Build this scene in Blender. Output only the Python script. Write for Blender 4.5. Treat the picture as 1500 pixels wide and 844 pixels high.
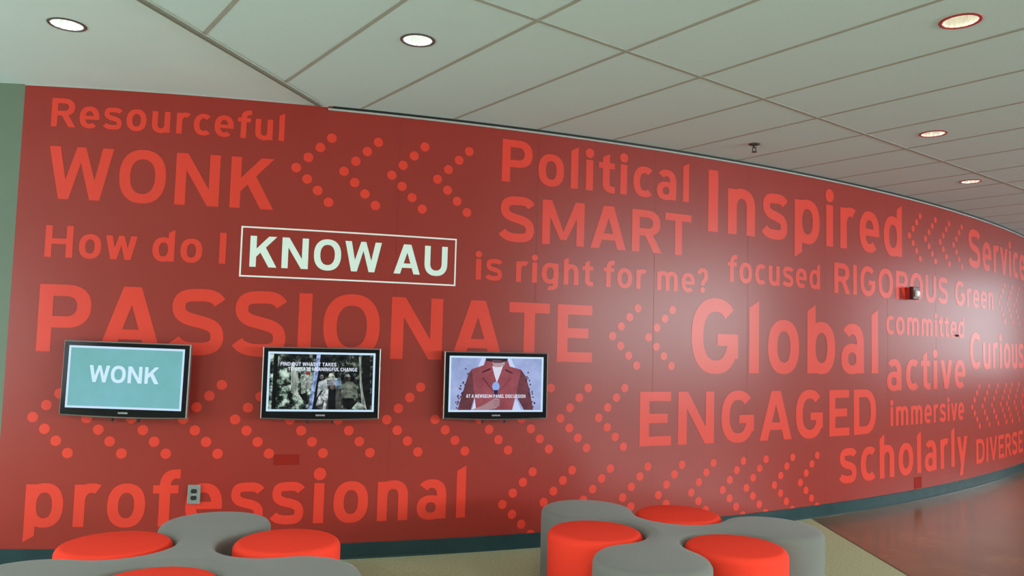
import bpy, bmesh, math, random
import numpy as np
from mathutils import Vector, Matrix, geometry

for o in list(bpy.data.objects):
    bpy.data.objects.remove(o, do_unlink=True)
SC = bpy.context.scene
COL = SC.collection
PI = math.pi
random.seed(7)

# ------------------------------------------------------------------ camera
CAM_H = 1.477
PITCH, ROLL, FPX = 0.0676, 0.0273, 1127.1
cam_data = bpy.data.cameras.new('camera')
cam = bpy.data.objects.new('camera', cam_data)
COL.objects.link(cam)
cam_data.sensor_fit = 'HORIZONTAL'
cam_data.sensor_width = 36.0
cam_data.lens = FPX / 1500.0 * 36.0
cam_data.clip_start = 0.05
cp, sp, cr, sr = math.cos(PITCH), math.sin(PITCH), math.cos(ROLL), math.sin(ROLL)
fwd = Vector((0, cp, sp)); up0 = Vector((0, -sp, cp)); ri0 = Vector((1, 0, 0))
ri = cr * ri0 + sr * up0
up = -sr * ri0 + cr * up0
cam.matrix_world = Matrix(((ri.x, up.x, -fwd.x, 0), (ri.y, up.y, -fwd.y, 0), (ri.z, up.z, -fwd.z, CAM_H), (0, 0, 0, 1)))
SC.camera = cam

# ------------------------------------------------------------------ world and light
SC.view_settings.view_transform = 'Standard'
SC.view_settings.look = 'None'
SC.view_settings.gamma = 1.0
SC.view_settings.use_curve_mapping = False
SC.view_settings.exposure = 0.0

H = 3.034                       # ceiling height
XL, XR, YB = -7.0, 12.0, -7.0   # far left wall, right window wall, rear wall

world = bpy.data.worlds.new('world'); SC.world = world
world.use_nodes = True
bg = world.node_tree.nodes['Background']
bg.inputs[0].default_value = (0.78, 0.90, 1.0, 1)
bg.inputs[1].default_value = 1.2

# windows: (name, wall, a0, a1, z0, z1, radiance, colour)
WINDOWS = [
    ('window_1', 'right', -5.5, 3.7, 1.25, 2.90, 26.0, (0.87, 1.0, 1.01)),
    ('window_2', 'right', 7.2, 12.6, 1.10, 2.92, 3.5, (0.86, 1.0, 1.02)),
    ('window_3', 'left', -5.6, 3.6, 0.20, 2.30, 6.3, (0.85, 1.0, 1.01)),
]
def area_light(name, loc, rot, sx, sy, radiance, colour):
    d = bpy.data.lights.new(name, 'AREA'); d.shape = 'RECTANGLE'
    d.size, d.size_y = sx, sy
    d.energy = radiance * PI * sx * sy
    d.color = colour
    o = bpy.data.objects.new(name, d); COL.objects.link(o)
    o.location = loc; o.rotation_euler = rot
    return o
for (nm, side, a0, a1, z0, z1, L, c) in WINDOWS:
    y = (a0 + a1) / 2; z = (z0 + z1) / 2
    if side == 'right':
        area_light('daylight', (XR + 0.13, y, z), (0, PI / 2, 0), z1 - z0, a1 - a0, L, c)
    else:
        area_light('daylight', (XL - 0.13, y, z), (0, -PI / 2, 0), z1 - z0, a1 - a0, L, c)

# added fill spots without fixtures, brightening the lower wall, behind and beside the camera
for (x, y) in ((-4.5, -0.2), (-2.0, -1.0), (0.6, -1.0), (3.2, -1.0), (5.8, -0.5), (8.0, 1.0), (8.6, 4.2), (9.6, 7.4)):
    d = bpy.data.lights.new('fill_spot', 'SPOT'); d.energy = 245.0; d.spot_size = math.radians(160); d.spot_blend = 0.35; d.shadow_soft_size = 0.12
    d.color = (0.98, 1.0, 0.94)
    o = bpy.data.objects.new('fill_spot', d); COL.objects.link(o); o.location = (x, y, 3.0)

# ------------------------------------------------------------------ materials
def mat(name, col, rough=0.6, spec=0.5, metal=0.0, noise=None, bump=0.0, bscale=200.0, emit=None, estr=0.0, sheen=0.0):
    m = bpy.data.materials.new(name); m.use_nodes = True
    nt = m.node_tree; b = nt.nodes['Principled BSDF']
    b.inputs['Base Color'].default_value = (*col, 1)
    b.inputs['Roughness'].default_value = rough
    b.inputs['Specular IOR Level'].default_value = spec
    b.inputs['Metallic'].default_value = metal
    if sheen:
        b.inputs['Sheen Weight'].default_value = sheen
        b.inputs['Sheen Roughness'].default_value = 0.5
    tc = nt.nodes.new('ShaderNodeTexCoord')
    if noise:
        scale, amt = noise
        n = nt.nodes.new('ShaderNodeTexNoise'); n.inputs['Scale'].default_value = scale
        n.inputs['Detail'].default_value = 6
        nt.links.new(tc.outputs['Object'], n.inputs['Vector'])
        r = nt.nodes.new('ShaderNodeValToRGB')
        r.color_ramp.elements[0].position = 0.3; r.color_ramp.elements[1].position = 0.7
        r.color_ramp.elements[0].color = (*[c * (1 - amt) for c in col], 1)
        r.color_ramp.elements[1].color = (*[min(1, c * (1 + amt)) for c in col], 1)
        nt.links.new(n.outputs['Fac'], r.inputs['Fac'])
        nt.links.new(r.outputs['Color'], b.inputs['Base Color'])
    if bump:
        n2 = nt.nodes.new('ShaderNodeTexNoise'); n2.inputs['Scale'].default_value = bscale
        n2.inputs['Detail'].default_value = 4
        nt.links.new(tc.outputs['Object'], n2.inputs['Vector'])
        bp = nt.nodes.new('ShaderNodeBump'); bp.inputs['Strength'].default_value = bump
        bp.inputs['Distance'].default_value = 0.004
        nt.links.new(n2.outputs['Fac'], bp.inputs['Height'])
        nt.links.new(bp.outputs['Normal'], b.inputs['Normal'])
    if emit:
        b.inputs['Emission Color'].default_value = (*emit, 1)
        b.inputs['Emission Strength'].default_value = estr
    return m
def screen_mat(name, col, s=1.0):
    return mat(name, (0.004, 0.004, 0.005), 0.25, 0.08, emit=col, estr=s)
def srgb(r, g, b):
    f = lambda c: c / 12.92 if c <= 0.04045 else ((c + 0.055) / 1.055) ** 2.4
    return (f(r / 255), f(g / 255), f(b / 255))

WALL_R, WALL_S = 0.32, 0.30
M = {}
M['wall_red'] = mat('mural_dark_red', (0.300, 0.030, 0.022), WALL_R, WALL_S, noise=(3.0, 0.03))
M['letter_red'] = mat('mural_bright_red', (0.71, 0.048, 0.028), WALL_R, WALL_S, noise=(3.0, 0.03))
M['letter_white'] = mat('mural_white', (0.76, 0.86, 0.81), WALL_R, WALL_S, noise=(3.0, 0.02))
M['frame_line'] = mat('mural_frame_white', (0.86, 0.80, 0.80), WALL_R, WALL_S, noise=(3.0, 0.02))
M['plate_red'] = mat('painted_plate_red', (0.27, 0.014, 0.008), 0.6, 0.12, noise=(30, 0.04))
M['green'] = mat('wall_sage_paint', (0.125, 0.162, 0.112), 0.5, 0.4, noise=(4.0, 0.04))
M['white_wall'] = mat('wall_offwhite_paint', (0.62, 0.62, 0.58), 0.7, 0.3, noise=(4.0, 0.03))
M['gypsum'] = mat('ceiling_gypsum', (0.66, 0.79, 0.83), 0.8, 0.2, noise=(2.0, 0.02), bump=0.03, bscale=80)
M['tile'] = mat('ceiling_tile', (0.62, 0.79, 0.83), 0.85, 0.2, noise=(250.0, 0.03), bump=0.08, bscale=300)
M['tbar'] = mat('ceiling_grid_bar', (0.39, 0.42, 0.385), 0.6, 0.3, noise=(5.0, 0.03))
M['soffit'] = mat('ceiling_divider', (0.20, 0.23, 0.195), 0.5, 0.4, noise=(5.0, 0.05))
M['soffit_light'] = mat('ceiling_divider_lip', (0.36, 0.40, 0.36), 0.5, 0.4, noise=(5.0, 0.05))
M['black_gap'] = mat('shadow_gap_black', (0.012, 0.014, 0.013), 0.5, 0.3, noise=(5, 0.05))
M['bead'] = mat('edge_bead_grey', (0.40, 0.39, 0.37), 0.45, 0.3, noise=(5, 0.05))
M['base'] = mat('vinyl_base_teal_grey', (0.022, 0.050, 0.055), 0.24, 0.22, noise=(6, 0.12))
M['carpet'] = mat('floor_speckled_beige', (0.40, 0.41, 0.26), 0.85, 0.15, noise=(60.0, 0.16), bump=0.2, bscale=180)
M['polished'] = mat('floor_polished_stone', (0.165, 0.088, 0.042), 0.19, 0.20, noise=(2.0, 0.20))
M['strip'] = mat('floor_strip_dark', (0.09, 0.07, 0.045), 0.4, 0.4, noise=(8, 0.1))
M['grey_felt'] = mat('grey_wool_felt', (0.165, 0.165, 0.150), 0.9, 0.15, noise=(350.0, 0.10), bump=0.25, bscale=600, sheen=0.15)
M['red_felt'] = mat('red_wool_felt', (0.86, 0.048, 0.024), 0.85, 0.15, noise=(350.0, 0.07), bump=0.25, bscale=600)
M['piano_black'] = mat('gloss_black_plastic', (0.005, 0.005, 0.007), 0.12, 0.16, noise=(20, 0.1))
M['silver'] = mat('silver_edge', (0.24, 0.22, 0.21), 0.35, 0.5, metal=0.6, noise=(30, 0.05))
M['black_metal'] = mat('black_metal', (0.02, 0.02, 0.02), 0.5, 0.4, noise=(30, 0.1))
M['logo_grey'] = mat('logo_light_grey', (0.55, 0.56, 0.58), 0.4, 0.5, noise=(30, 0.05))
M['plate_grey'] = mat('outlet_plate_grey', (0.22, 0.24, 0.225), 0.4, 0.5, noise=(40, 0.05))
M['dark_plastic'] = mat('outlet_dark_plastic', (0.012, 0.016, 0.018), 0.4, 0.5, noise=(40, 0.1))
M['alarm_red'] = mat('alarm_red_plastic', (0.60, 0.030, 0.022), 0.35, 0.5, noise=(20, 0.06))
M['alarm_dark'] = mat('alarm_dark_red_plastic', (0.09, 0.006, 0.006), 0.35, 0.5, noise=(20, 0.08))
M['strobe'] = mat('strobe_lens', (0.86, 0.88, 0.88), 0.15, 0.6, noise=(60, 0.03))
M['rim_red'] = mat('downlight_rim_red', (0.42, 0.045, 0.045), 0.35, 0.5, noise=(20, 0.06))
M['rim_dark'] = mat('downlight_rim_dark', (0.10, 0.085, 0.085), 0.35, 0.5, noise=(20, 0.06))
M['reflector'] = mat('downlight_reflector', (0.88, 0.90, 0.88), 0.28, 0.6, metal=0.6, noise=(20, 0.03))
M['lamp_cool'] = mat('lamp_cool_glow', (0.9, 0.9, 0.9), 0.5, 0.3, emit=(0.93, 1.0, 0.98), estr=5.0)
M['lamp_warm'] = mat('lamp_warm_glow', (0.9, 0.9, 0.9), 0.5, 0.3, emit=(1.0, 0.86, 0.62), estr=3.6)
M['chrome'] = mat('dull_brass', (0.10, 0.095, 0.085), 0.4, 0.5, metal=0.6, noise=(60, 0.1))
M['window_frame'] = mat('window_frame_grey', (0.25, 0.26, 0.26), 0.4, 0.5, noise=(10, 0.05))

# ------------------------------------------------------------------ helpers
class MB:
    def __init__(s): s.v = []; s.f = []; s.mi = []
    def poly(s, pts, mi=0):
        n = len(s.v); s.v += [tuple(p) for p in pts]; s.f.append(list(range(n, n + len(pts)))); s.mi.append(mi)
    def box(s, x0, y0, z0, x1, y1, z1, mi=0):
        n = len(s.v)
        s.v += [(x0, y0, z0), (x1, y0, z0), (x1, y1, z0), (x0, y1, z0), (x0, y0, z1), (x1, y0, z1), (x1, y1, z1), (x0, y1, z1)]
        for f in ((3, 2, 1, 0), (4, 5, 6, 7), (0, 1, 5, 4), (1, 2, 6, 5), (2, 3, 7, 6), (3, 0, 4, 7)):
            s.f.append([n + i for i in f]); s.mi.append(mi)
    def rings(s, rings, close_start=False, close_end=False, mi=0):
        n = len(s.v); k = len(rings[0])
        for r in rings: s.v += [tuple(p) for p in r]
        for i in range(len(rings) - 1):
            for j in range(k):
                a = n + i * k + j; b = n + i * k + (j + 1) % k
                s.f.append([a, b, b + k, a + k]); s.mi.append(mi)
        if close_start: s.f.append([n + j for j in range(k)][::-1]); s.mi.append(mi)
        if close_end: s.f.append([n + (len(rings) - 1) * k + j for j in range(k)]); s.mi.append(mi)
    def lathe(s, prof, seg=32, c=(0, 0, 0), mi=0, close_start=False, close_end=False):
        s.rings([[(c[0] + r * math.cos(2 * PI * j / seg), c[1] + r * math.sin(2 * PI * j / seg), c[2] + z) for j in range(seg)] for r, z in prof], close_start, close_end, mi)
    def build(s, name, mats, parent=None, smooth=False, bevel=0.0, merge=False):
        me = bpy.data.meshes.new(name); me.from_pydata(s.v, [], s.f); me.update()
        if not isinstance(mats, (list, tuple)): mats = [mats]
        for m in mats: me.materials.append(m)
        for p, i in zip(me.polygons, s.mi): p.material_index = i; p.use_smooth = smooth
        o = bpy.data.objects.new(name, me); COL.objects.link(o)
        if parent: o.parent = parent
        if bevel:
            b = o.modifiers.new('bevel', 'BEVEL'); b.width = bevel; b.segments = 3; b.limit_method = 'ANGLE'
        return o
def tag(o, label=None, cat=None, group=None, kind=None):
    if label: o['label'] = label
    if cat: o['category'] = cat
    if group: o['group'] = group
    if kind: o['kind'] = kind
    return o
def empty(name, loc, rot=(0, 0, 0)):
    o = bpy.data.objects.new(name, None); COL.objects.link(o)
    o.empty_display_size = 0.1; o.location = loc; o.rotation_euler = rot
    return o
def struct(o, label=None):
    o['kind'] = 'structure'
    if label: o['label'] = label
    return o
def copy_tree(o, parent=None):
    c = o.copy(); COL.objects.link(c)
    if parent: c.parent = parent
    for ch in list(o.children): copy_tree(ch, c)
    return c

# ------------------------------------------------------------------ the curved wall line (seen from above)
PC = np.array([5.487913e-05, -1.951758e-04, 4.4683098e-02, 0.3638732131, 5.545016364])
DC = np.polyder(PC)
CX0, CX1 = -4.5, 8.0
def wall_y(x):
    xc = np.clip(x, CX0, CX1)
    return np.polyval(PC, xc) + np.polyval(DC, xc) * (x - xc)
_xs = np.linspace(-9, 15, 24001); _ys = wall_y(_xs)
_S = np.concatenate([[0], np.cumsum(np.hypot(np.diff(_xs), np.diff(_ys)))]); _S -= np.interp(0, _xs, _S)
def s_of_x(x): return float(np.interp(x, _xs, _S))
def wall_frame(s):
    x = float(np.interp(s, _S, _xs)); y = float(wall_y(x)); t = float(np.polyval(DC, min(max(x, CX0), CX1)))
    l = math.hypot(t, 1)
    return x, y, math.atan(t), (t / l, -1 / l)          # point, tangent angle, normal into the room
def WP(s, off, z):
    x, y, a, n = wall_frame(s)
    return (x + n[0] * off, y + n[1] * off, z)
def wall_strip(s0, s1, prof, step=0.05):
    """profile of (offset, z) points swept along the wall; closed loop"""
    k = max(2, int(math.ceil((s1 - s0) / step)) + 1)
    rings = [[WP(s, o, z) for o, z in prof] for s in np.linspace(s0, s1, k)]
    m = MB(); m.rings(rings, True, True)
    return m
S_RED = -3.248
S_L, S_R = s_of_x(XL), s_of_x(XR)
wall_prof = [(0, 0), (0, H + 0.01), (-0.15, H + 0.01), (-0.15, 0)]
wall_back = struct(wall_strip(S_RED, S_R, wall_prof).build('wall_back', M['wall_red']), 'curved dark red wall printed with bright red words and dotted chevrons')
wall_left = struct(wall_strip(S_L, S_RED, wall_prof).build('wall_left', M['green']), 'sage green end of the curved wall')
struct(wall_strip(S_L, S_R, [(0.0, 0.0), (0.012, 0.0), (0.010, 0.012), (0.008, 0.100), (0.004, 0.104), (0, 0.104)]).build('baseboard_back', M['base']), 'dark teal grey vinyl baseboard along the curved wall')

# divider between the plain and the tiled ceiling
DIV0 = np.array([-1.79, 3.54]); DIV1 = np.array([-1.345, 5.13])
dd = DIV1 - DIV0
def div_at_y(y): return DIV0[0] + dd[0] * (y - DIV0[1]) / dd[1]
lo, hi = 4.0, 6.0
for _ in range(50):
    m_ = (lo + hi) / 2
    if wall_y(div_at_y(m_)) > m_: lo = m_
    else: hi = m_
DIVW = (div_at_y(lo), lo); DIVB = (div_at_y(YB), YB)
S_DIV = s_of_x(DIVW[0])

# shadow gap and bead where the tiled ceiling meets the red wall
struct(wall_strip(S_DIV + 0.09, S_R, [(0.0, H - 0.016), (0.012, H - 0.016), (0.012, H + 0.002), (0.0, H + 0.002)]).build('trim_1', M['black_gap']), 'black shadow gap at the top of the red wall')
struct(wall_strip(S_DIV + 0.06, S_R, [(0.0, H - 0.029), (0.010, H - 0.029), (0.012, H - 0.026), (0.012, H - 0.019), (0.010, H - 0.016), (0.0, H - 0.016)]).build('trim_2', M['bead']), 'thin pale grey bead under the shadow gap')
struct(wall_strip(S_RED, S_DIV + 0.06, [(0.0, H - 0.008), (0.004, H - 0.008), (0.004, H), (0.0, H)]).build('trim_3', M['bead']), 'fine pale joint under the plain ceiling')

# ceilings with round holes for the downlights
LAMPS = [(-2.326, 3.862), (-0.53, 3.943), (2.078, 3.528), (2.986, 5.419), (4.155, 6.927)]
HOLE_R = 0.080
def ceiling_mesh(name, outline, holes, m):
    bm = bmesh.new()
    es = []
    for lp in [outline] + [[(cx + HOLE_R * math.cos(2 * PI * j / 32), cy + HOLE_R * math.sin(2 * PI * j / 32)) for j in range(32)] for cx, cy in holes]:
        vs = [bm.verts.new((p[0], p[1], H)) for p in lp]
        for i in range(len(vs)): es.append(bm.edges.new((vs[i], vs[(i + 1) % len(vs)])))
    bmesh.ops.triangle_fill(bm, use_beauty=True, use_dissolve=False, edges=es, normal=(0, 0, -1))
    for f in bm.faces:
        if f.normal.z > 0: f.normal_flip()
    me = bpy.data.meshes.new(name); bm.to_mesh(me); bm.free()
    me.materials.append(m)
    o = bpy.data.objects.new(name, me); COL.objects.link(o)
    return struct(o)
right_edge = [WP(s, 0, 0)[:2] for s in np.linspace(S_DIV, S_R, 90)]
left_edge = [WP(s, 0, 0)[:2] for s in np.linspace(S_L, S_DIV, 40)]
o = ceiling_mesh('ceiling', [DIVW, DIVB, (XR, YB)] + right_edge[::-1][:-1], LAMPS[1:], M['tile']); o['label'] = 'pale grey tiled ceiling in a metal grid'
o = ceiling_mesh('ceiling', [DIVB, DIVW] + left_edge[::-1][1:] + [(XL, YB)], LAMPS[:1], M['gypsum']); o['label'] = 'smooth plain ceiling at the left'
# solid roof slab above, so no sky leaks into the cans
mb = MB(); mb.box(XL - 0.3, YB - 0.3, H + 0.25, XR + 0.3, 20, H + 0.40); struct(mb.build('ceiling_slab', M['white_wall']))

# grid bars of the tiled ceiling
U = np.array([0.60043902, -0.79967054]); N = np.array([0.79967054, 0.60043902])
GS, GO, GA, GL = 0.60960, 1.04416, -2.86685, 2.4384
def inside(p):
    return p[0] < XR and p[1] > YB and p[1] < wall_y(p[0]) - 0.005 and p[0] > div_at_y(p[1]) + 0.01
def bar_segment(mb, p0, d, tmax=30.0, w=0.0125, drop=0.0012):
    n = np.array([-d[1], d[0]]); run = None
    ts = np.arange(-tmax, tmax, 0.01)
    ok = [inside(p0 + d * t) for t in ts]
    i = 0
    while i < len(ts):
        if ok[i]:
            j = i
            while j + 1 < len(ts) and ok[j + 1]: j += 1
            a = p0 + d * ts[i]; b = p0 + d * ts[j]
            if j - i > 5:
                c = [a - n * w, b - n * w, b + n * w, a + n * w]
                mb.rings([[(p[0], p[1], H - drop) for p in c], [(p[0], p[1], H + 0.001) for p in c]], True, True)
            i = j + 1
        else: i += 1
mb = MB()
for k in range(-18, 22): bar_segment(mb, N * (GO + GS * k), U)
for k in range(-2, 8): bar_segment(mb, U * (GA + GL * k), N, drop=0.0022)
struct(mb.build('trim_4', M['tbar']), 'grey metal grid bars of the tiled ceiling')

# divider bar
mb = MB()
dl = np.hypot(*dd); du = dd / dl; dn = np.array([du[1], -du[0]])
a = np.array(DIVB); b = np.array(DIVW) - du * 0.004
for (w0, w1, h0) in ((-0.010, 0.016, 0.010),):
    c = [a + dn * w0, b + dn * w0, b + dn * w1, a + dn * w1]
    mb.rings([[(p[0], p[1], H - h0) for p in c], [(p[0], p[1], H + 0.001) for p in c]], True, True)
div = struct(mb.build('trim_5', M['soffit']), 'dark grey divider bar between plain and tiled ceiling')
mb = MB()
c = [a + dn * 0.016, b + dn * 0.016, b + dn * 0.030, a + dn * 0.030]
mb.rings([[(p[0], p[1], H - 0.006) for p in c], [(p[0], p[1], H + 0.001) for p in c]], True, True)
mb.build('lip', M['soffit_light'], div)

# floors
FX = 2.665
def floor_mesh(name, outline, m):
    mb = MB()
    n = len(outline)
    mb.rings([[(p[0], p[1], -0.1) for p in outline], [(p[0], p[1], 0) for p in outline]], True, True)
    return struct(mb.build(name, m))
s_fx = s_of_x(FX)
o = floor_mesh('floor', [(XL, YB), (FX, YB)] + [WP(s, -0.02, 0)[:2] for s in np.linspace(s_fx, S_L, 80)], M['carpet']); o['label'] = 'matte speckled beige floor under the stools'
o = floor_mesh('floor', [(FX, YB), (XR, YB)] + [WP(s, -0.02, 0)[:2] for s in np.linspace(S_R, s_fx, 80)], M['polished']); o['label'] = 'polished stone floor at the right'
mb = MB(); mb.box(FX - 0.008, YB, -0.01, FX + 0.008, float(wall_y(FX)) - 0.02, 0.0015); struct(mb.build('trim_6', M['strip']), 'thin dark strip between the two floors')

# the unseen walls: solid pieces around the window openings, frames, mullions
def side_wall(name, x0, x1, y0, y1, wins, m):
    mb = MB(); ys = y0
    for (a0, a1, z0, z1) in wins:
        mb.box(x0, ys, 0, x1, a0, H + 0.02); mb.box(x0, a0, 0, x1, a1, z0); mb.box(x0, a0, z1, x1, a1, H + 0.02); ys = a1
    mb.box(x0, ys, 0, x1, y1, H + 0.02)
    return struct(mb.build(name, m))
side_wall('wall_right', XR, XR + 0.15, YB, float(wall_y(XR)) + 0.2, [w[2:6] for w in WINDOWS if w[1] == 'right'], M['white_wall'])
side_wall('wall_far_left', XL - 0.15, XL, YB, float(wall_y(XL)) + 0.1, [w[2:6] for w in WINDOWS if w[1] == 'left'], M['white_wall'])
mb = MB(); mb.box(XL - 0.15, YB - 0.15, 0, XR + 0.15, YB, H + 0.02); struct(mb.build('wall_rear', M['white_wall']))
for (nm, side, a0, a1, z0, z1, L, c) in WINDOWS:
    mb = MB(); x0, x1 = (XR + 0.03, XR + 0.09) if side == 'right' else (XL - 0.09, XL - 0.03)
    t = 0.04
    mb.box(x0, a0, z0, x1, a1, z0 + t); mb.box(x0, a0, z1 - t, x1, a1, z1)
    k = max(2, int(round((a1 - a0) / 1.6)))
    for i in range(k + 1):
        y = a0 + (a1 - a0) * i / k; y = min(max(y, a0 + t / 2), a1 - t / 2)
        mb.box(x0, y - t / 2, z0 + t, x1, y + t / 2, z1 - t)
    struct(mb.build(nm, M['window_frame']))

# ------------------------------------------------------------------ lettering: a bold plain sans built from strokes, cap height 1
SW, HB, XH = 0.205, 0.172, 0.755
def bar(x0, y0, x1, y1): return [[(x0, y0), (x1, y0), (x1, y1), (x0, y1)]]
def quad(*p): return [list(p)]
def _se(a, n=2.3):
    c, s = math.cos(a), math.sin(a)
    return math.copysign(abs(c) ** (2 / n), c), math.copysign(abs(s) ** (2 / n), s)
def arc(cx, cy, rx, ry, tx, ty, a0, a1, n=2.3):
    k = max(3, int(abs(a1 - a0) / 9)); out = []
    pr = None
    for i in range(k + 1):
        a = math.radians(a0 + (a1 - a0) * i / k); c, s = _se(a, n)
        p = ((cx + rx * c, cy + ry * s), (cx + (rx - tx) * c, cy + (ry - ty) * s))
        if pr: out.append([pr[0], p[0], p[1], pr[1]])
        pr = p
    return out
def stroke(pts, t):
    out = []; k = len(pts); off = []
    for i in range(k):
        a = pts[max(i - 1, 0)]; b = pts[min(i + 1, k - 1)]
        dx, dy = b[0] - a[0], b[1] - a[1]; l = math.hypot(dx, dy)
        nx, ny = -dy / l * t / 2, dx / l * t / 2
        off.append(((pts[i][0] + nx, pts[i][1] + ny), (pts[i][0] - nx, pts[i][1] - ny)))
    for i in range(k - 1): out.append([off[i][0], off[i + 1][0], off[i + 1][1], off[i][1]])
    return out
def bez(*segs, k=10):
    out = []
    for (p0, p1, p2, p3) in segs:
        for i in range(k + 1):
            t = i / k; u = 1 - t
            p = tuple(u ** 3 * p0[j] + 3 * u * u * t * p1[j] + 3 * u * t * t * p2[j] + t ** 3 * p3[j] for j in (0, 1))
            if not out or math.hypot(p[0] - out[-1][0], p[1] - out[-1][1]) > 1e-5: out.append(p)
    return out
def disc(cx, cy, r, k=28): return [[(cx + r * math.cos(2 * PI * i / k), cy + r * math.sin(2 * PI * i / k)) for i in range(k)]]
def mirror(ps, w): return [[(w - x, y) for x, y in p] for p in ps]
def flip(ps, h): return [[(x, h - y) for x, y in p] for p in ps]
def s_shape(w, h, t):
    m = t / 2
    return stroke(bez(((w * .90, h * .80), (w * .80, h - m * .75), (w * .62, h - m * .92), (w * .48, h - m * .95)),
                      ((w * .48, h - m * .95), (w * .24, h - m * .95), (m * 1.05, h * .87), (m * 1.05, h * .725)),
                      ((m * 1.05, h * .725), (m * 1.05, h * .56), (w * .34, h * .54), (w * .52, h * .505)),
                      ((w * .52, h * .505), (w * .74, h * .465), (w - m * 1.02, h * .43), (w - m * 1.02, h * .275)),
                      ((w - m * 1.02, h * .275), (w - m * 1.02, h * .12), (w * .74, m * .92), (w * .50, m * .92)),
                      ((w * .50, m * .92), (w * .32, m * .92), (w * .16, m * 1.1), (w * .06, h * .215))), t)
SL = 0.195; LB = 0.165
def asc(x): return quad((x, 0), (x + SL, 0), (x + SL, 1.02), (x, 0.915))
def bowl(cx=0.335): return arc(cx, XH / 2, 0.335, XH / 2 + 0.013, SL, LB, 0, 360)
def arch(x0): return arc(x0 + 0.305, 0.46, 0.305, 0.308, SL, LB, 0, 180) + bar(x0 + 0.61 - SL, 0, x0 + 0.61, 0.462)
def P_bowl(y0, rx): 
    cy = (1 + y0) / 2
    return bar(0.1, 1 - HB, 0.40, 1) + bar(0.1, y0, 0.40, y0 + HB) + arc(0.40, cy, rx, (1 - y0) / 2, SW, HB, -90, 90)
G = {}
G['A'] = (0.92, quad((0, 0), (.225, 0), (.55, 1), (.33, 1)) + quad((.92, 0), (.695, 0), (.37, 1), (.59, 1)) + bar(.17, .205, .75, .355), 'd', 'd')
G['C'] = (0.80, arc(.43, .5, .43, .515, SW, HB + .01, 42, 318), 'o', 'd')
G['D'] = (0.85, bar(0, 0, SW, 1) + bar(.1, 1 - HB, .42, 1) + bar(.1, 0, .42, HB) + arc(.42, .5, .43, .5, SW, HB, -90, 90), 's', 'o')
G['E'] = (0.70, bar(0, 0, SW, 1) + bar(.1, 0, .70, HB) + bar(.1, 1 - HB, .69, 1) + bar(.1, .42, .62, .42 + HB), 's', 'd')
G['F'] = (0.66, bar(0, 0, SW, 1) + bar(.1, 1 - HB, .66, 1) + bar(.1, .40, .60, .40 + HB), 's', 'd')
G['G'] = (0.85, arc(.43, .5, .43, .515, SW, HB + .01, 42, 345) + bar(.46, .37, .85, .53) + bar(.65, .2, .85, .5), 'o', 's')
G['H'] = (0.84, bar(0, 0, SW, 1) + bar(.84 - SW, 0, .84, 1) + bar(.1, .42, .7, .42 + HB), 's', 's')
G['I'] = (SW, bar(0, 0, SW, 1), 's', 's')
G['K'] = (0.87, bar(0, 0, SW, 1) + quad((.19, .31), (.85, 1), (.595, 1), (.19, .575)) + quad((.61, 0), (.87, 0), (.50, .645), (.335, .47)), 's', 'd')
G['L'] = (0.64, bar(0, 0, SW, 1) + bar(.1, 0, .64, HB), 's', 'd')
G['M'] = (1.02, bar(0, 0, .19, 1) + bar(.83, 0, 1.02, 1) + quad((0, 1), (.225, 1), (.585, .12), (.435, .12)) + quad((1.02, 1), (.795, 1), (.435, .12), (.585, .12)), 's', 's')
G['N'] = (0.86, bar(0, 0, SW, 1) + bar(.86 - SW, 0, .86, 1) + quad((0, 1), (.225, 1), (.86, 0), (.635, 0)), 's', 's')
G['O'] = (0.90, arc(.45, .5, .45, .515, SW + .005, HB + .01, 0, 360), 'o', 'o')
G['P'] = (0.76, bar(0, 0, SW, 1) + P_bowl(.355, .36), 's', 'o')
G['R'] = (0.82, bar(0, 0, SW, 1) + P_bowl(.39, .375) + quad((.34, .42), (.57, .42), (.82, 0), (.585, 0)), 's', 'd')
G['S'] = (0.78, s_shape(.78, 1.0, .19), 'o', 'o')
G['T'] = (0.76, bar(0, 1 - HB, .76, 1) + bar(.38 - SW / 2, 0, .38 + SW / 2, .9), 'd', 'd')
G['U'] = (0.82, bar(0, .40, SW, 1) + bar(.82 - SW, .40, .82, 1) + arc(.41, .405, .41, .42, SW, HB + .01, 180, 360), 's', 's')
G['V'] = (0.88, quad((0, 1), (.225, 1), (.54, 0), (.34, 0)) + quad((.88, 1), (.655, 1), (.34, 0), (.54, 0)), 'd', 'd')
G['W'] = (1.24, quad((0, 1), (.215, 1), (.42, 0), (.225, 0)) + quad((.225, 0), (.42, 0), (.705, 1), (.535, 1)) + mirror(quad((0, 1), (.215, 1), (.42, 0), (.225, 0)) + quad((.225, 0), (.42, 0), (.705, 1), (.535, 1)), 1.24), 'd', 'd')
G['a'] = (0.605, arc(.30, .455, .305, .312, SL, LB, 0, 142) + bar(.605 - SL, 0, .605, .46) + arc(.285, .222, .285, .236, .18, .135, 0, 360), 'o', 's')
G['b'] = (0.67, asc(0) + bowl(), 's', 'o')
G['c'] = (0.58, arc(.335, XH / 2, .335, XH / 2 + .013, SL, LB, 50, 310), 'o', 'd')
G['d'] = (0.67, quad((.67 - SL, 0), (.67, 0), (.67, 1.02), (.67 - SL, .915)) + bowl(), 'o', 's')
G['e'] = (0.66, arc(.33, XH / 2, .33, XH / 2 + .013, SL, LB, -6, 312) + bar(.12, .305, .655, .435), 'o', 'o')
G['f'] = (0.46, bar(.115, 0, .115 + SL, .75) + arc(.40, .72, .285, .30, SL, LB, 180, 90) + bar(.39, 1.02 - LB, .475, 1.02) + bar(0, .59, .45, .735), 'd', 'd')
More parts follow.
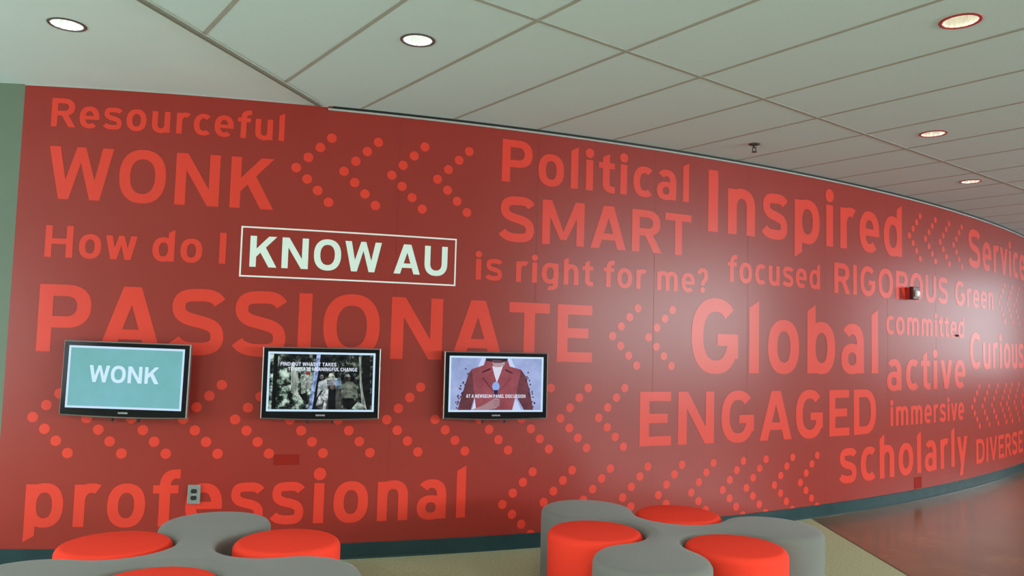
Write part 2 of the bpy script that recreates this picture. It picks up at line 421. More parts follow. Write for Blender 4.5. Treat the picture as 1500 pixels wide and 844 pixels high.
G['g'] = (0.66, bowl(.335) + bar(.66 - SL, -.02, .66, XH) + arc(.33, -.02, .33, .225, SL, .15, 0, -105), 'o', 's')
G['h'] = (0.61, asc(0) + arch(0), 's', 's')
G['i'] = (SL, bar(0, 0, SL, XH - .01) + disc(SL / 2, .915, .118), 's', 's')
G['l'] = (SL, asc(0), 's', 's')
G['m'] = (0.985, bar(0, 0, SL, XH - .01) + arc(.29, .46, .29, .308, SL, LB, 0, 180) + bar(.395, 0, .59, .462) + arc(.695, .46, .29, .308, SL, LB, 0, 180) + bar(.79, 0, .985, .462), 's', 's')
G['n'] = (0.61, bar(0, 0, SL, XH - .01) + arch(0), 's', 's')
G['o'] = (0.67, bowl(), 'o', 'o')
G['p'] = (0.67, quad((0, -.265), (SL, -.155), (SL, XH - .01), (0, XH - .01)) + bowl(), 's', 'o')
G['r'] = (0.46, bar(0, 0, SL, XH - .01) + arc(.31, .45, .31, .318, SL, LB, 62, 180), 's', 'd')
G['s'] = (0.60, s_shape(.60, XH + .015, .165), 'o', 'o')
G['t'] = (0.46, quad((.115, .2), (.115 + SL, .2), (.115 + SL, .96), (.115, .87)) + bar(0, .59, .45, .735) + arc(.39, .21, .275, .222, SL, LB, 180, 270) + bar(.385, -.012, .46, LB - .012), 'd', 'd')
G['u'] = (0.61, mirror(flip(bar(0, 0, SL, XH - .01) + arch(0), XH - .01), .61), 's', 's')
G['v'] = (0.66, quad((0, XH), (.21, XH), (.43, 0), (.23, 0)) + quad((.66, XH), (.45, XH), (.23, 0), (.43, 0)), 'd', 'd')
G['w'] = (0.96, quad((0, XH), (.20, XH), (.36, 0), (.17, 0)) + quad((.17, 0), (.36, 0), (.56, XH), (.40, XH)) + mirror(quad((0, XH), (.20, XH), (.36, 0), (.17, 0)) + quad((.17, 0), (.36, 0), (.56, XH), (.40, XH)), .96), 'd', 'd')
G['y'] = (0.66, quad((0, XH), (.21, XH), (.43, 0), (.25, -.04)) + quad((.66, XH), (.45, XH), (.145, -.265), (.335, -.265)), 'd', 'd')
G['?'] = (0.56, arc(.27, .70, .275, .315, SL, LB, 165, -50) + stroke([(.40, .545), (.31, .46), (.28, .36), (.28, .29)], .185) + disc(.275, .115, .118), 'd', 'd')
FLAT = {}
SB = {'s': 0.082, 'o': 0.052, 'd': 0.024}
def union(ps):
    '''flatten overlapping polygons into triangles that do not overlap'''
    vs, fs = [], []
    for p in ps:
        p = ccw(p); n = len(vs); vs += [Vector(q) for q in p]; fs.append(list(range(n, n + len(p))))
    v, e, f, ov, oe, of = geometry.delaunay_2d_cdt(vs, [], fs, 1, 1e-5)
    return [[(v[i].x, v[i].y) for i in t] for t, o in zip(f, of) if o]
def layout(text, track=0.05, space=0.34):
    x = 0.0; out = []; first = True
    for ch in text:
        if ch == ' ': x += space; continue
        w, ps, l, r = G[ch]
        if not first: x += SB[l] + track / 2
        first = False
        if ch not in FLAT: FLAT[ch] = union(ps)
        out += [[(px + x, py) for px, py in p] for p in FLAT[ch]]
        x += w
        x += SB[r] + track / 2
    xs = [q[0] for p in out for q in p]
    x0, x1 = min(xs), max(xs)
    return [[((q[0] - x0) / (x1 - x0), q[1]) for q in p] for p in out]
def ccw(p):
    a = sum(p[i][0] * p[(i + 1) % len(p)][1] - p[(i + 1) % len(p)][0] * p[i][1] for i in range(len(p)))
    return p if a > 0 else p[::-1]
def wall_print(name, polys, m, label, off=0.0012, step=0.06):
    """flat printed shape given in (distance along wall, height), laid on the curved wall"""
    bm = bmesh.new()
    for p in polys:
        vs = [bm.verts.new((q[0], q[1], 0)) for q in ccw(p)]
        try: bm.faces.new(vs)
        except ValueError: pass
    xs = [v.co.x for v in bm.verts]
    for k in range(int(math.floor(min(xs) / step)) + 1, int(math.ceil(max(xs) / step))):
        bmesh.ops.bisect_plane(bm, geom=bm.verts[:] + bm.edges[:] + bm.faces[:], plane_co=(k * step, 0, 0), plane_no=(1, 0, 0), dist=1e-6)
    for v in bm.verts: v.co = WP(v.co.x, off, v.co.y)
    me = bpy.data.meshes.new(name); bm.to_mesh(me); bm.free()
    me.materials.append(m)
    o = bpy.data.objects.new(name, me); COL.objects.link(o); o.parent = wall_back
    if label: o['label'] = label
    return o
WORDS = [  # text, start, end along the wall, baseline, cap height
    ('Resourceful', -3.075, -1.623, 2.767, 0.185), ('WONK', -3.072, -1.672, 2.298, 0.341),
    ('How do I', -3.060, -1.955, 1.924, 0.203), ('KNOW AU', -1.805, -0.486, 1.913, 0.205),
    ('is right for me?', -0.281, 1.735, 1.900, 0.199), ('PASSIONATE', -3.072, 0.657, 1.327, 0.424),
    ('professional', -3.073, -0.301, 0.239, 0.350), ('Political', -0.103, 1.530, 2.625, 0.311),
    ('SMART', -0.114, 1.560, 2.190, 0.330), ('Inspired', 1.731, 4.420, 2.408, 0.510),
    ('focused', 1.945, 3.081, 2.007, 0.224), ('RIGOROUS', 3.285, 5.408, 1.987, 0.280),
    ('Green', 5.594, 6.762, 1.988, 0.268), ('committed', 4.118, 5.824, 1.634, 0.236),
    ('Curious', 5.987, 8.040, 1.297, 0.405), ('active', 4.124, 5.846, 1.090, 0.398),
    ('Global', 1.573, 3.975, 1.256, 0.598), ('ENGAGED', 1.087, 3.933, 0.692, 0.414),
    ('immersive', 4.181, 5.796, 0.747, 0.245), ('scholarly', 3.352, 5.876, 0.262, 0.405),
    ('DIVERSE', 6.130, 7.922, 0.238, 0.272), ('Service', 5.970, 8.205, 2.440, 0.435)]
for (t, s0, s1, zb, cap) in WORDS:
    ps = [[(s0 + q[0] * (s1 - s0), zb + q[1] * cap) for q in p] for p in layout(t)]
    white = t == 'KNOW AU'
    wall_print('mural_word', ps, M['letter_white'] if white else M['letter_red'], ('white printed words ' if white else 'bright red printed lettering ') + t)
fx0, fx1, fz0, fz1, ft = -1.866, -0.423, 1.845, 2.180, 0.0105
wall_print('mural_frame', bar(fx0, fz0, fx1, fz0 + ft) + bar(fx0, fz1 - ft, fx1, fz1) + bar(fx0, fz0 + ft, fx0 + ft, fz1 - ft) + bar(fx1 - ft, fz0 + ft, fx1, fz1 - ft), M['frame_line'], 'thin white printed box around the white words')
CHEV = [(0, 0), (.076, .076), (.151, .150), (.224, .221), (.074, -.072), (.146, -.145), (.220, -.220)]
ROWS = [(2.594, [-1.536, -1.222, -0.898, -0.576]),
        (0.915, [-3.062, -2.741, -2.475, -2.161, -1.844, -1.501, -1.193, -0.869, -0.536, -0.217, 0.100, 0.407, 0.725]),
        (0.315, [-0.028, 0.288, 0.610, 0.946, 1.270, 1.588, 1.912, 2.171, 2.497, 2.820]),
        (1.528, [0.831, 1.158]), (2.643, [4.567, 4.905, 5.236, 5.570]),
        (0.875, [6.027, 6.343, 6.656, 6.978, 7.225, 7.555, 7.880]), (2.09, [6.98, 7.31, 7.64])]
for z, ss in ROWS:
    for s in ss:
        wall_print('dot_chevron', [p for dx, dz in CHEV for p in disc(s + dx, z + dz, 0.0325, 24)], M['letter_red'], None)

M['seam'] = mat('mural_seam', (0.20, 0.026, 0.020), 0.5, 0.2, noise=(9, 0.1))
for s in (-0.85, 0.18, 1.20, 2.17, 3.15, 4.14, 5.12): wall_print('panel_seam', bar(s, 0.105, s + 0.002, 2.99), M['seam'], None, off=0.0006)

# ------------------------------------------------------------------ televisions
def tv_poly(mb, pts, y, mi=0):
    mb.poly([(x, y, z) for x, z in ccw(pts)], mi)
def make_tv(s, z, yaw, roll, label, w=0.755, h=0.462):
    x, y, a, n = wall_frame(s)
    root = empty('television', (x + n[0] * 0.10, y + n[1] * 0.10, z), (0, roll, a + yaw))
    tag(root, label, 'television', 'wall televisions')
    hw, hh = w / 2, h / 2
    # outline with a slightly bowed bottom edge
    def outline(g, bow):
        pts = [(-hw + g, hh - g), (-hw + g, -hh + g)]
        for i in range(1, 12):
            u = i / 12; pts.append((-hw + g + (w - 2 * g) * u, -hh + g - bow * math.sin(PI * u)))
        pts += [(hw - g, -hh + g), (hw - g, hh - g)]
        return pts
    mb = MB(); o1 = outline(0, 0.010); o2 = outline(0.006, 0.009)
    mb.rings([[(p[0], 0.045, p[1]) for p in outline(0.05, 0.0)], [(p[0], 0.018, p[1]) for p in o1], [(p[0], -0.006, p[1]) for p in o1], [(p[0], -0.010, p[1]) for p in o2]], True, True)
    mb.build('casing', M['silver'], root)
    mb = MB(); o3 = outline(0.007, 0.008)
    sx0, sx1, sz0, sz1 = -hw + 0.034, hw - 0.034, -hh + 0.047, hh - 0.031
    # black bezel as four bars around the screen
    T0, T1 = -0.0095, -0.014
    def slab(pts):
        pts = ccw(pts); mb.rings([[(p[0], T0, p[1]) for p in pts], [(p[0], T1, p[1]) for p in pts]], False, True)
    gx, gz = hw - 0.007, hh - 0.007
    slab([(-gx, gz), (-gx, sz1), (gx, sz1), (gx, gz)])
    slab([(-gx, sz1), (-gx, sz0), (sx0, sz0), (sx0, sz1)])
    slab([(sx1, sz1), (sx1, sz0), (gx, sz0), (gx, sz1)])
    slab([(-gx, sz0)] + o3[1:-1] + [(gx, sz0)])
    mb.build('bezel', M['piano_black'], root)
    mb = MB(); tv_poly(mb, [(sx0, sz0), (sx1, sz0), (sx1, sz1), (sx0, sz1)], -0.0118)
    scr = mb.build('screen', SCREEN['border'], root)
    mb = MB()
    lw = 0.058
    for p in layout('SAMSUNG', 0.08): tv_poly(mb, [(-lw / 2 + q[0] * lw, -hh + 0.018 + q[1] * 0.0105) for q in p], -0.0146)
    mb.build('logo', M['logo_grey'], root)
    mb = MB(); mb.box(-0.16, 0.045, -0.12, 0.16, 0.085, 0.12); mb.box(-0.22, 0.055, -0.03, 0.22, 0.092, 0.03)
    mb.build('wall_bracket', M['black_metal'], root)
    for bx in (-0.085, 0.075):
        mb = MB(); mb.box(bx - 0.006, 0.030, -hh - 0.030, bx + 0.006, 0.050, -hh + 0.055); mb.lathe([(0.007, -0.004), (0.009, 0.0), (0.007, 0.004)], 10, (bx, 0.04, -hh - 0.030), 0, True, True)
        mb.build('bracket_pull', M['black_metal'], root)
    return root, scr, (sx0, sz0, sx1, sz1)
def noise_screen(name, cols, scale, s=1.0, stretch=(1, 1, 1)):
    m = bpy.data.materials.new(name); m.use_nodes = True; nt = m.node_tree; b = nt.nodes['Principled BSDF']
    b.inputs['Base Color'].default_value = (0.004, 0.004, 0.005, 1); b.inputs['Roughness'].default_value = 0.25
    b.inputs['Specular IOR Level'].default_value = 0.08
    tc = nt.nodes.new('ShaderNodeTexCoord'); mp = nt.nodes.new('ShaderNodeMapping'); mp.inputs['Scale'].default_value = stretch
    n = nt.nodes.new('ShaderNodeTexNoise'); n.inputs['Scale'].default_value = scale; n.inputs['Detail'].default_value = 8; n.inputs['Roughness'].default_value = 0.65
    r = nt.nodes.new('ShaderNodeValToRGB')
    while len(r.color_ramp.elements) < len(cols): r.color_ramp.elements.new(0.5)
    for e, (p, c) in zip(r.color_ramp.elements, cols): e.position = p; e.color = (*c, 1)
    nt.links.new(tc.outputs['Object'], mp.inputs['Vector']); nt.links.new(mp.outputs[0], n.inputs['Vector'])
    nt.links.new(n.outputs['Fac'], r.inputs['Fac']); nt.links.new(r.outputs['Color'], b.inputs['Emission Color'])
    b.inputs['Emission Strength'].default_value = s
    return m
SCREEN = {'border': screen_mat('screen_pale_blue', srgb(200, 228, 252)),
          'teal': noise_screen('screen_teal', [(0.3, srgb(108, 172, 170)), (0.7, srgb(124, 188, 198))], 2.2),
          'white': screen_mat('screen_white', srgb(205, 235, 255)),
          'caption': screen_mat('screen_caption', srgb(225, 232, 250))}
class Pic:
    """flat shapes of a picture on a screen: u to the right, v downwards, both 0..1 of the picture"""
    def __init__(s, rect): s.r = rect; s.m = MB(); s.mats = []; s.k = 0
    def pt(s, u, v): return (s.r[0] + u * (s.r[2] - s.r[0]), s.r[3] - v * (s.r[3] - s.r[1]))
    def add(s, pts, m):
        if m not in s.mats: s.mats.append(m)
        s.k += 1
        tv_poly(s.m, [s.pt(*p) for p in pts], -0.0119 - 0.000012 * s.k, s.mats.index(m))
    def ell(s, u, v, ru, rv, m, k=16): s.add([(u + ru * math.cos(2 * PI * i / k), v + rv * math.sin(2 * PI * i / k)) for i in range(k)], m)
    def text(s, t, u0, u1, v_base, v_cap, m, track=0.05, space=0.34):
        if m not in s.mats: s.mats.append(m)
        s.k += 1
        for p in layout(t, track, space): tv_poly(s.m, [s.pt(u0 + q[0] * (u1 - u0), v_base + q[1] * (v_cap - v_base)) for q in p], -0.0119 - 0.000012 * s.k, s.mats.index(m))
    def build(s, name, parent): return s.m.build(name, s.mats, parent)
def inset(r, b): return (r[0] + b, r[1] + b, r[2] - b, r[3] - b)
# television with the word on a teal screen
root, scr, r = make_tv(-2.487, 1.167, math.radians(-5.33), math.radians(0.65), 'leftmost wall television, teal screen showing the white word WONK', 0.775, 0.462)
p = Pic(inset(r, 0.013)); p.add([(0, 0), (1, 0), (1, 1), (0, 1)], SCREEN['teal']); p.build('screen_picture', scr)
p = Pic(inset(r, 0.013)); p.k = 3; p.text('WONK', .175, .80, .585, .295, SCREEN['white'], 0.0); p.build('screen_caption', scr)
# television with the forest walk
root, scr, r = make_tv(-1.310, 1.163, math.radians(-4.02), math.radians(-0.29), 'middle wall television, screen showing hikers walking through a forest', 0.750)
E2 = lambda n, *c: noise_screen('forest_' + n, [(0.36, tuple(0.18 * q for q in srgb(*c))), (0.48, tuple(0.7 * q for q in srgb(*c))), (0.64, srgb(*[min(255, q * 1.2) for q in c]))], 34.0)
forest = noise_screen('forest_leaves', [(0.40, srgb(6, 10, 12)), (0.48, srgb(46, 58, 52)), (0.54, srgb(124, 148, 132)), (0.64, srgb(205, 228, 214))], 24.0)
dark = noise_screen('forest_shade', [(0.42, srgb(4, 7, 10)), (0.54, srgb(34, 40, 38)), (0.66, srgb(130, 140, 126))], 28.0)
bark = noise_screen('forest_pale_bark', [(0.38, srgb(90, 98, 90)), (0.62, srgb(200, 212, 202))], 30.0, stretch=(1, 1, .2))
p = Pic(inset(r, 0.013))
p.add([(0, 0), (1, 0), (1, 1), (0, 1)], forest)
p.add([(.09, 0), (1, 0), (1, .22), (.55, .27), (.30, .24), (.09, .27)], dark)
p.add([(.46, .25), (1, .25), (1, 1), (.40, 1), (.40, .75)], dark)
p.add([(.035, 0), (.075, 0), (.068, 1), (.03, 1)], E2('trunk', 14, 16, 18))
p.add([(.20, .16), (.235, .16), (.238, .30), (.27, .30), (.275, .68), (.33, .84), (.21, .70)], bark)
p.add([(.285, .72), (.36, .64), (.37, .83), (.33, .84)], E2('log', 14, 17, 17))
p.ell(.315, .42, .02, .045, E2('pale head', 190, 200, 190)); p.add([(.30, .48), (.345, .46), (.355, .70), (.31, .72)], E2('pale coat', 150, 160, 150))
p.ell(.365, .345, .022, .035, E2('red cap', 140, 50, 60)); p.add([(.345, .44), (.41, .42), (.42, .62), (.36, .62)], E2('grey coat', 150, 158, 152))
p.add([(.47, 0), (.52, 0), (.535, .5), (.47, 1), (.41, 1), (.43, .5)], E2('shadow trunk', 16, 20, 28))
p.add([(.445, 0), (.483, 0), (.452, .5), (.418, 1), (.375, 1), (.412, .5)], E2('blue trunk', 150, 170, 218))
p.add([(.47, .50), (.55, .44), (.56, .62), (.50, .66), (.46, .78)], E2('shirt left', 170, 180, 184)); p.ell(.50, .41, .018, .045, E2('face left', 150, 140, 136))
p.add([(.63, .44), (.68, .40), (.70, .62), (.63, .62)], E2('blue shirt', 110, 136, 160))
p.add([(.535, .46), (.56, .42), (.575, .34), (.615, .34), (.63, .42), (.66, .45), (.60, .475)], E2('pale hat', 196, 204, 190)); p.ell(.60, .50, .026, .05, E2('face mid', 110, 96, 92))
p.ell(.75, .43, .030, .065, E2('face right', 70, 62, 58)); p.add([(.72, .40), (.735, .35), (.765, .35), (.78, .40)], E2('cap right', 150, 156, 150))
p.add([(.695, .55), (.73, .49), (.80, .49), (.845, .58), (.86, .78), (.82, .80), (.71, .80), (.69, .70)], E2('olive shirt', 104, 112, 100))
p.add([(.71, .79), (.82, .79), (.83, .97), (.72, .97)], E2('dark trousers', 20, 20, 22))
p.add([(.45, .93), (.47, .78), (.53, .63), (.60, .60), (.66, .60), (.70, .72), (.70, 1), (.50, 1)], E2('jacket brown', 74, 74, 72))
p.add([(.455, .92), (.475, .78), (.53, .63), (.57, .62), (.565, .80), (.55, 1), (.52, 1), (.535, .80), (.50, .92)], E2('jacket pale', 196, 206, 206))
p.add([(.575, .62), (.64, .62), (.645, 1), (.57, 1)], E2('vest dark', 18, 20, 24))
p.ell(.607, .58, .026, .06, E2('face front', 120, 106, 100)); p.add([(.545, .565), (.575, .53), (.585, .46), (.63, .46), (.64, .53), (.665, .565)], E2('grey hat', 140, 144, 156))
p.add([(.895, 0), (.965, 0), (.985, 1), (.925, 1)], E2('right trunk', 22, 22, 22)); p.add([(.855, .03), (.88, .05), (.885, .35), (.905, .65), (.95, 1), (.90, .92), (.875, .55)], bark)
p.add([(.80, .98), (.86, .85), (.93, .93), (.85, 1)], E2('leaf right', 150, 168, 158))
p.build('screen_picture', scr)
p2 = Pic(inset(r, 0.013)); p2.k = p.k + 1
p2.text('FIND OUT WHAT IT TAKES', .10, .638, .214, .150, SCREEN['caption'], 0.05, 0.42); p2.text('TO CREATE MEANINGFUL CHANGE', .175, .845, .302, .238, SCREEN['caption'], 0.05, 0.36)
p2.build('screen_caption', scr)
# television with the red jacket
root, scr, r = make_tv(-0.132, 1.160, math.radians(-4.99), math.radians(-0.26), 'rightmost wall television, screen showing a torso in a red jacket', 0.742)
E3 = lambda n, *c: screen_mat('jacket_' + n, srgb(*c))
sky3 = noise_screen('jacket_backdrop', [(0.3, srgb(128, 140, 188)), (0.7, srgb(178, 194, 236))], 4.0)
red3 = noise_screen('jacket_cloth', [(0.3, srgb(126, 58, 68)), (0.7, srgb(160, 84, 94))], 7.0)
red3d = noise_screen('jacket_sleeve_cloth', [(0.3, srgb(84, 46, 54)), (0.7, srgb(120, 66, 76))], 7.0)
p = Pic(inset(r, 0.013)); q = lambda *pts: [((x - 135) / 865, (y - 160) / 505) for x, y in pts]
p.add([(0, 0), (1, 0), (1, 1), (0, 1)], sky3)
p.add(q((420, 160), (700, 160), (745, 260), (380, 260)), E3('glow', 196, 210, 244))
p.add(q((330, 268), (300, 310), (268, 420), (235, 540), (203, 665), (328, 665), (352, 570), (390, 420), (400, 290)), red3d)
p.add(q((800, 268), (850, 340), (890, 480), (925, 665), (835, 665), (775, 560), (730, 420), (720, 290)), red3d)
p.add(q((455, 175), (440, 228), (330, 268), (345, 420), (378, 665), (722, 665), (760, 480), (800, 268), (690, 238), (668, 175)), red3)
p.add(q((512, 170), (640, 170), (640, 220), (600, 262), (540, 262)), E3('neck', 176, 150, 158))
p.add(q((455, 160), (672, 160), (660, 186), (610, 200), (540, 196), (462, 188)), E3('hair', 54, 34, 44))
p.add(q((520, 175), (610, 178), (612, 205), (530, 205)), E3('chin', 96, 66, 78))
p.add(q((520, 236), (556, 246), (596, 246), (624, 232), (600, 310), (568, 400), (545, 330)), E3('shirt', 214, 212, 232))
p.add(q((410, 302), (500, 255), (508, 270), (440, 300)), E3('collar shade', 62, 28, 38)); p.add(q((645, 262), (728, 304), (700, 304), (650, 282)), E3('collar shade right', 62, 28, 38))
p.add(q((425, 352), (438, 350), (530, 470), (540, 492)), E3('lapel shade', 96, 36, 48)); p.add(q((706, 346), (700, 360), (606, 470), (600, 470)), E3('lapel shade right', 96, 36, 48))
p.add(q((340, 665), (362, 560), (378, 665)), E3('gap', 214, 218, 240)); p.add(q((720, 665), (752, 555), (775, 590), (808, 665)), E3('gap right', 196, 206, 240))
p.add(q((330, 665), (430, 625), (500, 585), (560, 545), (600, 560), (600, 620), (560, 650), (480, 665)), E3('hand', 166, 128, 136))
for yy in (575, 597, 619): p.add(q((540, yy), (600, yy - 4), (600, yy + 1), (545, yy + 5)), E3('finger line', 120, 84, 98))
p.ell((560 - 135) / 865, (435 - 160) / 505, .040, .090, E3('microphone', 140, 170, 232)); p.add(q((541, 470), (580, 470), (574, 545), (550, 545)), E3('microphone stem', 30, 36, 84))
rr = random.Random(3); dk = E3('specks', 74, 40, 66)
for i in range(46):
    t = rr.random(); L_ = i % 2
    x = (318 - 105 * t - rr.random() * 55 * (1 - .3 * t)) if L_ else (818 + 90 * t + rr.random() * 55 * (1 - .3 * t)); y = 262 + 385 * t
    p.ell((x - 135) / 865, (y - 160) / 505, 0.0095, .0163, dk, 8)
p.build('screen_picture', scr)
p2 = Pic(inset(r, 0.013)); p2.k = p.k + 1; p2.text('AT A NEWSEUM PANEL DISCUSSION', .168, .822, .765, .700, SCREEN['caption'], 0.05, 0.40); p2.build('screen_caption', scr)

# ------------------------------------------------------------------ small wall fittings
def on_wall(name, s, z, off=0.0):
    x, y, a, n = wall_frame(s)
    return empty(name, (x + n[0] * off, y + n[1] * off, z), (0, 0, a))
o = tag(on_wall('power_outlet', -2.070, 0.440), 'grey power outlet on the red wall above the left grey stool', 'outlet')
mb = MB(); mb.box(-0.0385, -0.016, -0.060, 0.0385, -0.0005, 0.060); mb.build('cover_plate', M['plate_grey'], o, bevel=0.003)
for dz in (0.021, -0.021):
    mb = MB(); k = 20
    mb.rings([[(0.0185 * max(-0.99, min(0.99, math.cos(2 * PI * j / k))), yy, dz + max(-.0135, min(.0135, 0.0185 * math.sin(2 * PI * j / k)))) for j in range(k)] for yy in (-0.012, -0.0185)], False, True)
    so = mb.build('socket', M['dark_plastic'], o)
mb = MB(); mb.lathe([(0.003, 0), (0.003, 0.0015)], 10, (0, 0, 0), 0, True, True)
sc_ = mb.build('screw', M['logo_grey'], o); sc_.rotation_euler = (PI / 2, 0, 0); sc_.location = (0, -0.0158, 0)
mb = MB(); mb.box(-0.0775, -0.004, -0.033, 0.0775, -0.0003, 0.033)
o = mb.build('cover_plate', M['plate_red'], bevel=0.001); e = wall_frame(-1.511); o.location = (e[0], e[1], 0.655); o.rotation_euler = (0, 0, e[2])
tag(o, 'wide blank red cover plate above the word professional', 'wall plate')
mb = MB(); mb.box(-0.075, -0.0025, -0.057, 0.075, -0.0003, 0.057)
o = mb.build('cover_plate', M['plate_red'], bevel=0.001); e = wall_frame(4.70); o.location = (e[0], e[1], 0.168); o.rotation_euler = (0, 0, e[2])
tag(o, 'small red cover plate just above the baseboard under the word scholarly', 'wall plate')
o = tag(on_wall('alarm_strobe', 4.545, 2.052), 'red fire alarm strobe box with a clear lens on the red wall', 'fire alarm')
mb = MB(); mb.box(-0.058, -0.036, -0.058, 0.058, -0.0005, 0.058); mb.build('back_box', M['alarm_red'], o, bevel=0.004)
mb = MB(); mb.box(-0.062, -0.072, -0.064, 0.062, -0.036, 0.064); mb.build('housing', M['alarm_dark'], o, bevel=0.005)
mb = MB(); mb.box(-0.060, -0.078, -0.060, 0.060, -0.0722, 0.060); mb.build('face_plate', M['alarm_dark'], o, bevel=0.003)
mb = MB()
mb.rings([[(0.030 * f * cx_, yy, -0.004 + 0.034 * f * cz_) for cx_, cz_ in ((-1, -1), (1, -1), (1, 1), (-1, 1))] for f, yy in ((1, -0.078), (1, -0.086), (0.8, -0.100), (0.35, -0.108))], False, True)
mb.build('strobe_lens', M['strobe'], o, bevel=0.003)
o = tag(on_wall('wall_sensor', 5.632, 1.657), 'tiny dark sensor over the end of the word committed', 'sensor')
mb = MB(); mb.box(-0.03, -0.010, -0.013, 0.03, -0.0005, 0.013); mb.build('sensor_base', M['alarm_dark'], o, bevel=0.003)
mb = MB(); mb.lathe([(0.009, 0), (0.008, 0.012), (0.004, 0.017)], 14, (0, 0, 0), 0, True, True); k_ = mb.build('sensor_eye', M['dark_plastic'], o); k_.rotation_euler = (PI / 2, 0, 0); k_.location = (-0.012, -0.009, 0)

# ------------------------------------------------------------------ ceiling fittings
LAMP_LABELS = ['round white downlight alone in the plain ceiling at far left', 'dark rimmed round downlight in the tiled ceiling, above the white words',
               'largest red rimmed round downlight, at the upper right', 'middle one of the three red rimmed downlights at right', 'smallest and farthest round downlight, near the curved wall']
def make_downlight(i):
    x, y = LAMPS[i]; warm = i >= 2
    root = tag(empty('downlight', (x, y, H)), LAMP_LABELS[i], 'ceiling light', 'round ceiling downlights')
    mb = MB(); mb.lathe([(0.076, 0.001), (0.076, -0.003), (0.079, -0.005), (0.089, -0.004), (0.093, 0.0), (0.093, 0.001)], 48)
    mb.build('rim', M['rim_red'] if i >= 2 else M['rim_dark'], root, smooth=True)
    mb = MB(); seg = 96; rings = []
    for r0, z0 in ((0.078, -0.001), (0.074, 0.03), (0.066, 0.065), (0.052, 0.10), (0.040, 0.118)):
        rings.append([((r0 * (1 - 0.07 * (0.5 + 0.5 * math.cos(2 * PI * j / 6)))) * math.cos(2 * PI * j / seg), (r0 * (1 - 0.07 * (0.5 + 0.5 * math.cos(2 * PI * j / 6)))) * math.sin(2 * PI * j / seg), z0) for j in range(seg)])
    mb.rings(rings); mb.build('reflector', M['reflector'], root)
    mb = MB(); mb.lathe([(0.042, 0.118), (0.040, 0.098), (0.030, 0.080), (0.014, 0.070), (0.002, 0.068)], 32, mi=0, close_start=True, close_end=True)
    mb.build('lamp', M['lamp_warm'] if warm else M['lamp_cool'], root, smooth=True)
    d = bpy.data.lights.new('downlight_glow', 'SPOT'); d.energy = 9.0; d.spot_size = math.radians(110); d.spot_blend = 0.8; d.shadow_soft_size = 0.04
    d.color = (1.0, 0.88, 0.7) if warm else (0.95, 1.0, 0.98)
    lo_ = bpy.data.objects.new('downlight_glow', d); COL.objects.link(lo_); lo_.parent = root; lo_.location = (0, 0, 0.055)
for i in range(5): make_downlight(i)
root = tag(empty('sprinkler', (1.834, 5.831, H)), 'small dark fire sprinkler hanging from the tiled ceiling', 'sprinkler')
mb = MB(); mb.lathe([(0.045, 0.001), (0.043, -0.006), (0.022, -0.014), (0.012, -0.016)], 24, close_end=True); mb.build('escutcheon', M['chrome'], root, smooth=True)
mb = MB(); mb.lathe([(0.010, -0.012), (0.010, -0.030), (0.006, -0.034)], 14, close_end=True)
for sgn in (-1, 1): mb.box(sgn * 0.012 - 0.003, -0.003, -0.060, sgn * 0.012 + 0.003, 0.003, -0.026)
mb.box(-0.015, -0.003, -0.062, 0.015, 0.003, -0.056); mb.build('frame', M['chrome'], root)
mb = MB(); mb.lathe([(0.003, -0.058), (0.020, -0.062), (0.021, -0.065), (0.003, -0.066)], 20, close_start=True, close_end=True); mb.build('deflector', M['chrome'], root)

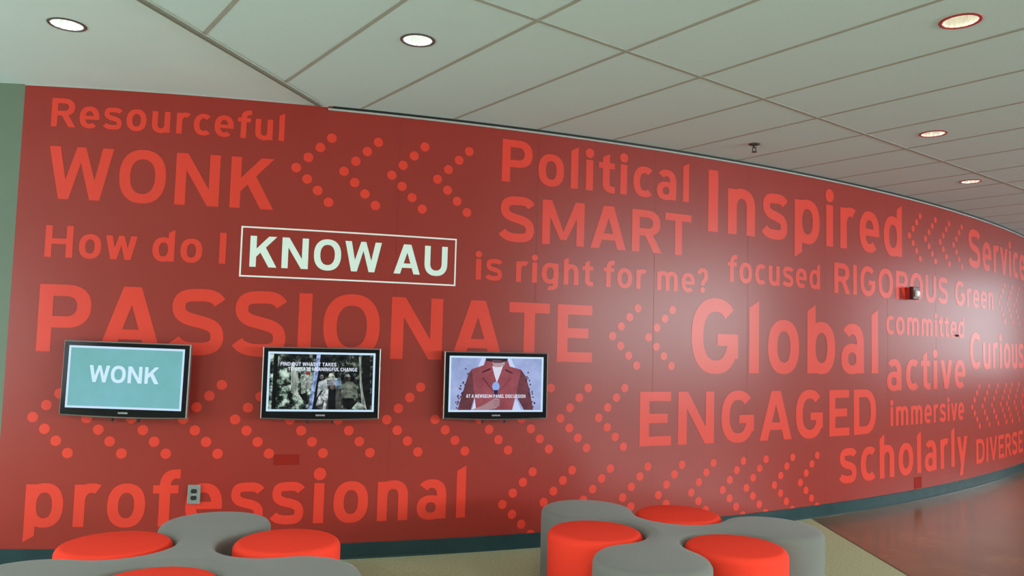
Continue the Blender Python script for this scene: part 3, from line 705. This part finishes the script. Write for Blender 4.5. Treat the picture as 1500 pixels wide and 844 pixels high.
# ------------------------------------------------------------------ upholstered stools
OTT_H = 0.45
R_LOBE, D_LOBE, D_CON = 0.290, 0.630, 0.425
R_CON = math.sqrt(D_LOBE ** 2 + D_CON ** 2 - D_LOBE * D_CON) - R_LOBE
def star_outline(inset_, k_l=28, k_c=16):
    pts = []
    rl, rc = R_LOBE - inset_, R_CON + inset_
    for i in range(3):
        A = 2 * PI * i / 3; c = np.array([math.cos(A), math.sin(A)]) * D_LOBE
        Bn = A + PI / 3; cn = np.array([math.cos(Bn), math.sin(Bn)]) * D_CON
        Bp = A - PI / 3; cpv = np.array([math.cos(Bp), math.sin(Bp)]) * D_CON
        a0 = math.atan2(*(cpv - c)[::-1]); a1 = math.atan2(*(cn - c)[::-1])
        while a1 < a0: a1 += 2 * PI
        for j in range(k_l): 
            a = a0 + (a1 - a0) * j / k_l; pts.append((c[0] + rl * math.cos(a), c[1] + rl * math.sin(a)))
        An = A + 2 * PI / 3; cl = np.array([math.cos(An), math.sin(An)]) * D_LOBE
        b0 = math.atan2(*(c - cn)[::-1]); b1 = math.atan2(*(cl - cn)[::-1])
        while b1 > b0: b1 -= 2 * PI
        for j in range(k_c):
            b = b0 + (b1 - b0) * j / k_c; pts.append((cn[0] + rc * math.cos(b), cn[1] + rc * math.sin(b)))
    return pts
ER = 0.040
def edge_profile(extra=()):
    pr = [(0.012, 0.0), (0.004, 0.008), (0.0, 0.02)] + [(0.0, z) for z in np.linspace(0.08, OTT_H - ER - 0.012, 4)]
    for j in range(1, 8):
        a = PI / 2 * j / 7; pr.append((ER * (1 - math.cos(a)), OTT_H - 0.012 - ER + ER * math.sin(a)))
    return pr + list(extra)
def make_star(loc, rot, label):
    mb = MB(); rings = []
    for ins, z in edge_profile([(0.055, OTT_H - 0.0100), (0.075, OTT_H - 0.0075)]): rings.append([(x, y, z) for x, y in star_outline(ins)])
    mb.rings(rings, True, True)
    o = mb.build('lobed_stool', M['grey_felt'], smooth=True)
    o.location = (loc[0], loc[1], 0); o.rotation_euler = (0, 0, rot)
    return tag(o, label, 'stool', 'grey three lobed stools')
def make_round(loc, label, r=0.263):
    mb = MB()
    mb.lathe([(r - i, z) for i, z in edge_profile([(0.07, OTT_H - 0.009), (0.12, OTT_H - 0.005), (0.18, OTT_H - 0.002), (0.235, OTT_H), (0.260, OTT_H)])], 56, (0, 0, 0), 0, True, True)
    o = mb.build('round_stool', M['red_felt'], smooth=True); o.location = (loc[0], loc[1], 0)
    return tag(o, label, 'stool', 'red round stools')
def cluster(c, rot, star_label, reds):
    make_star(c, math.radians(rot), star_label)
    for da, d, lab in reds:
        a = math.radians(rot + da); make_round((c[0] + d * math.cos(a), c[1] + d * math.sin(a)), lab)
cluster((0.925, 4.43), 11, 'grey three lobed felt stool of the right seating group', [
    (180, 0.435, 'red round felt stool at the left of the right grey lobed stool'),
    (300, 0.430, 'red round felt stool at the front right of the right grey lobed stool'),
    (60, 0.435, 'red round felt stool behind the right grey lobed stool')])
cluster((-1.50, 3.675), 98, 'grey three lobed felt stool of the left seating group', [
    (60, 0.435, 'red round felt stool at the back left of the left grey lobed stool'),
    (298.7, 0.498, 'red round felt stool at the back right of the left grey lobed stool'),
    (180, 0.430, 'red round felt stool at the front of the left grey lobed stool')])
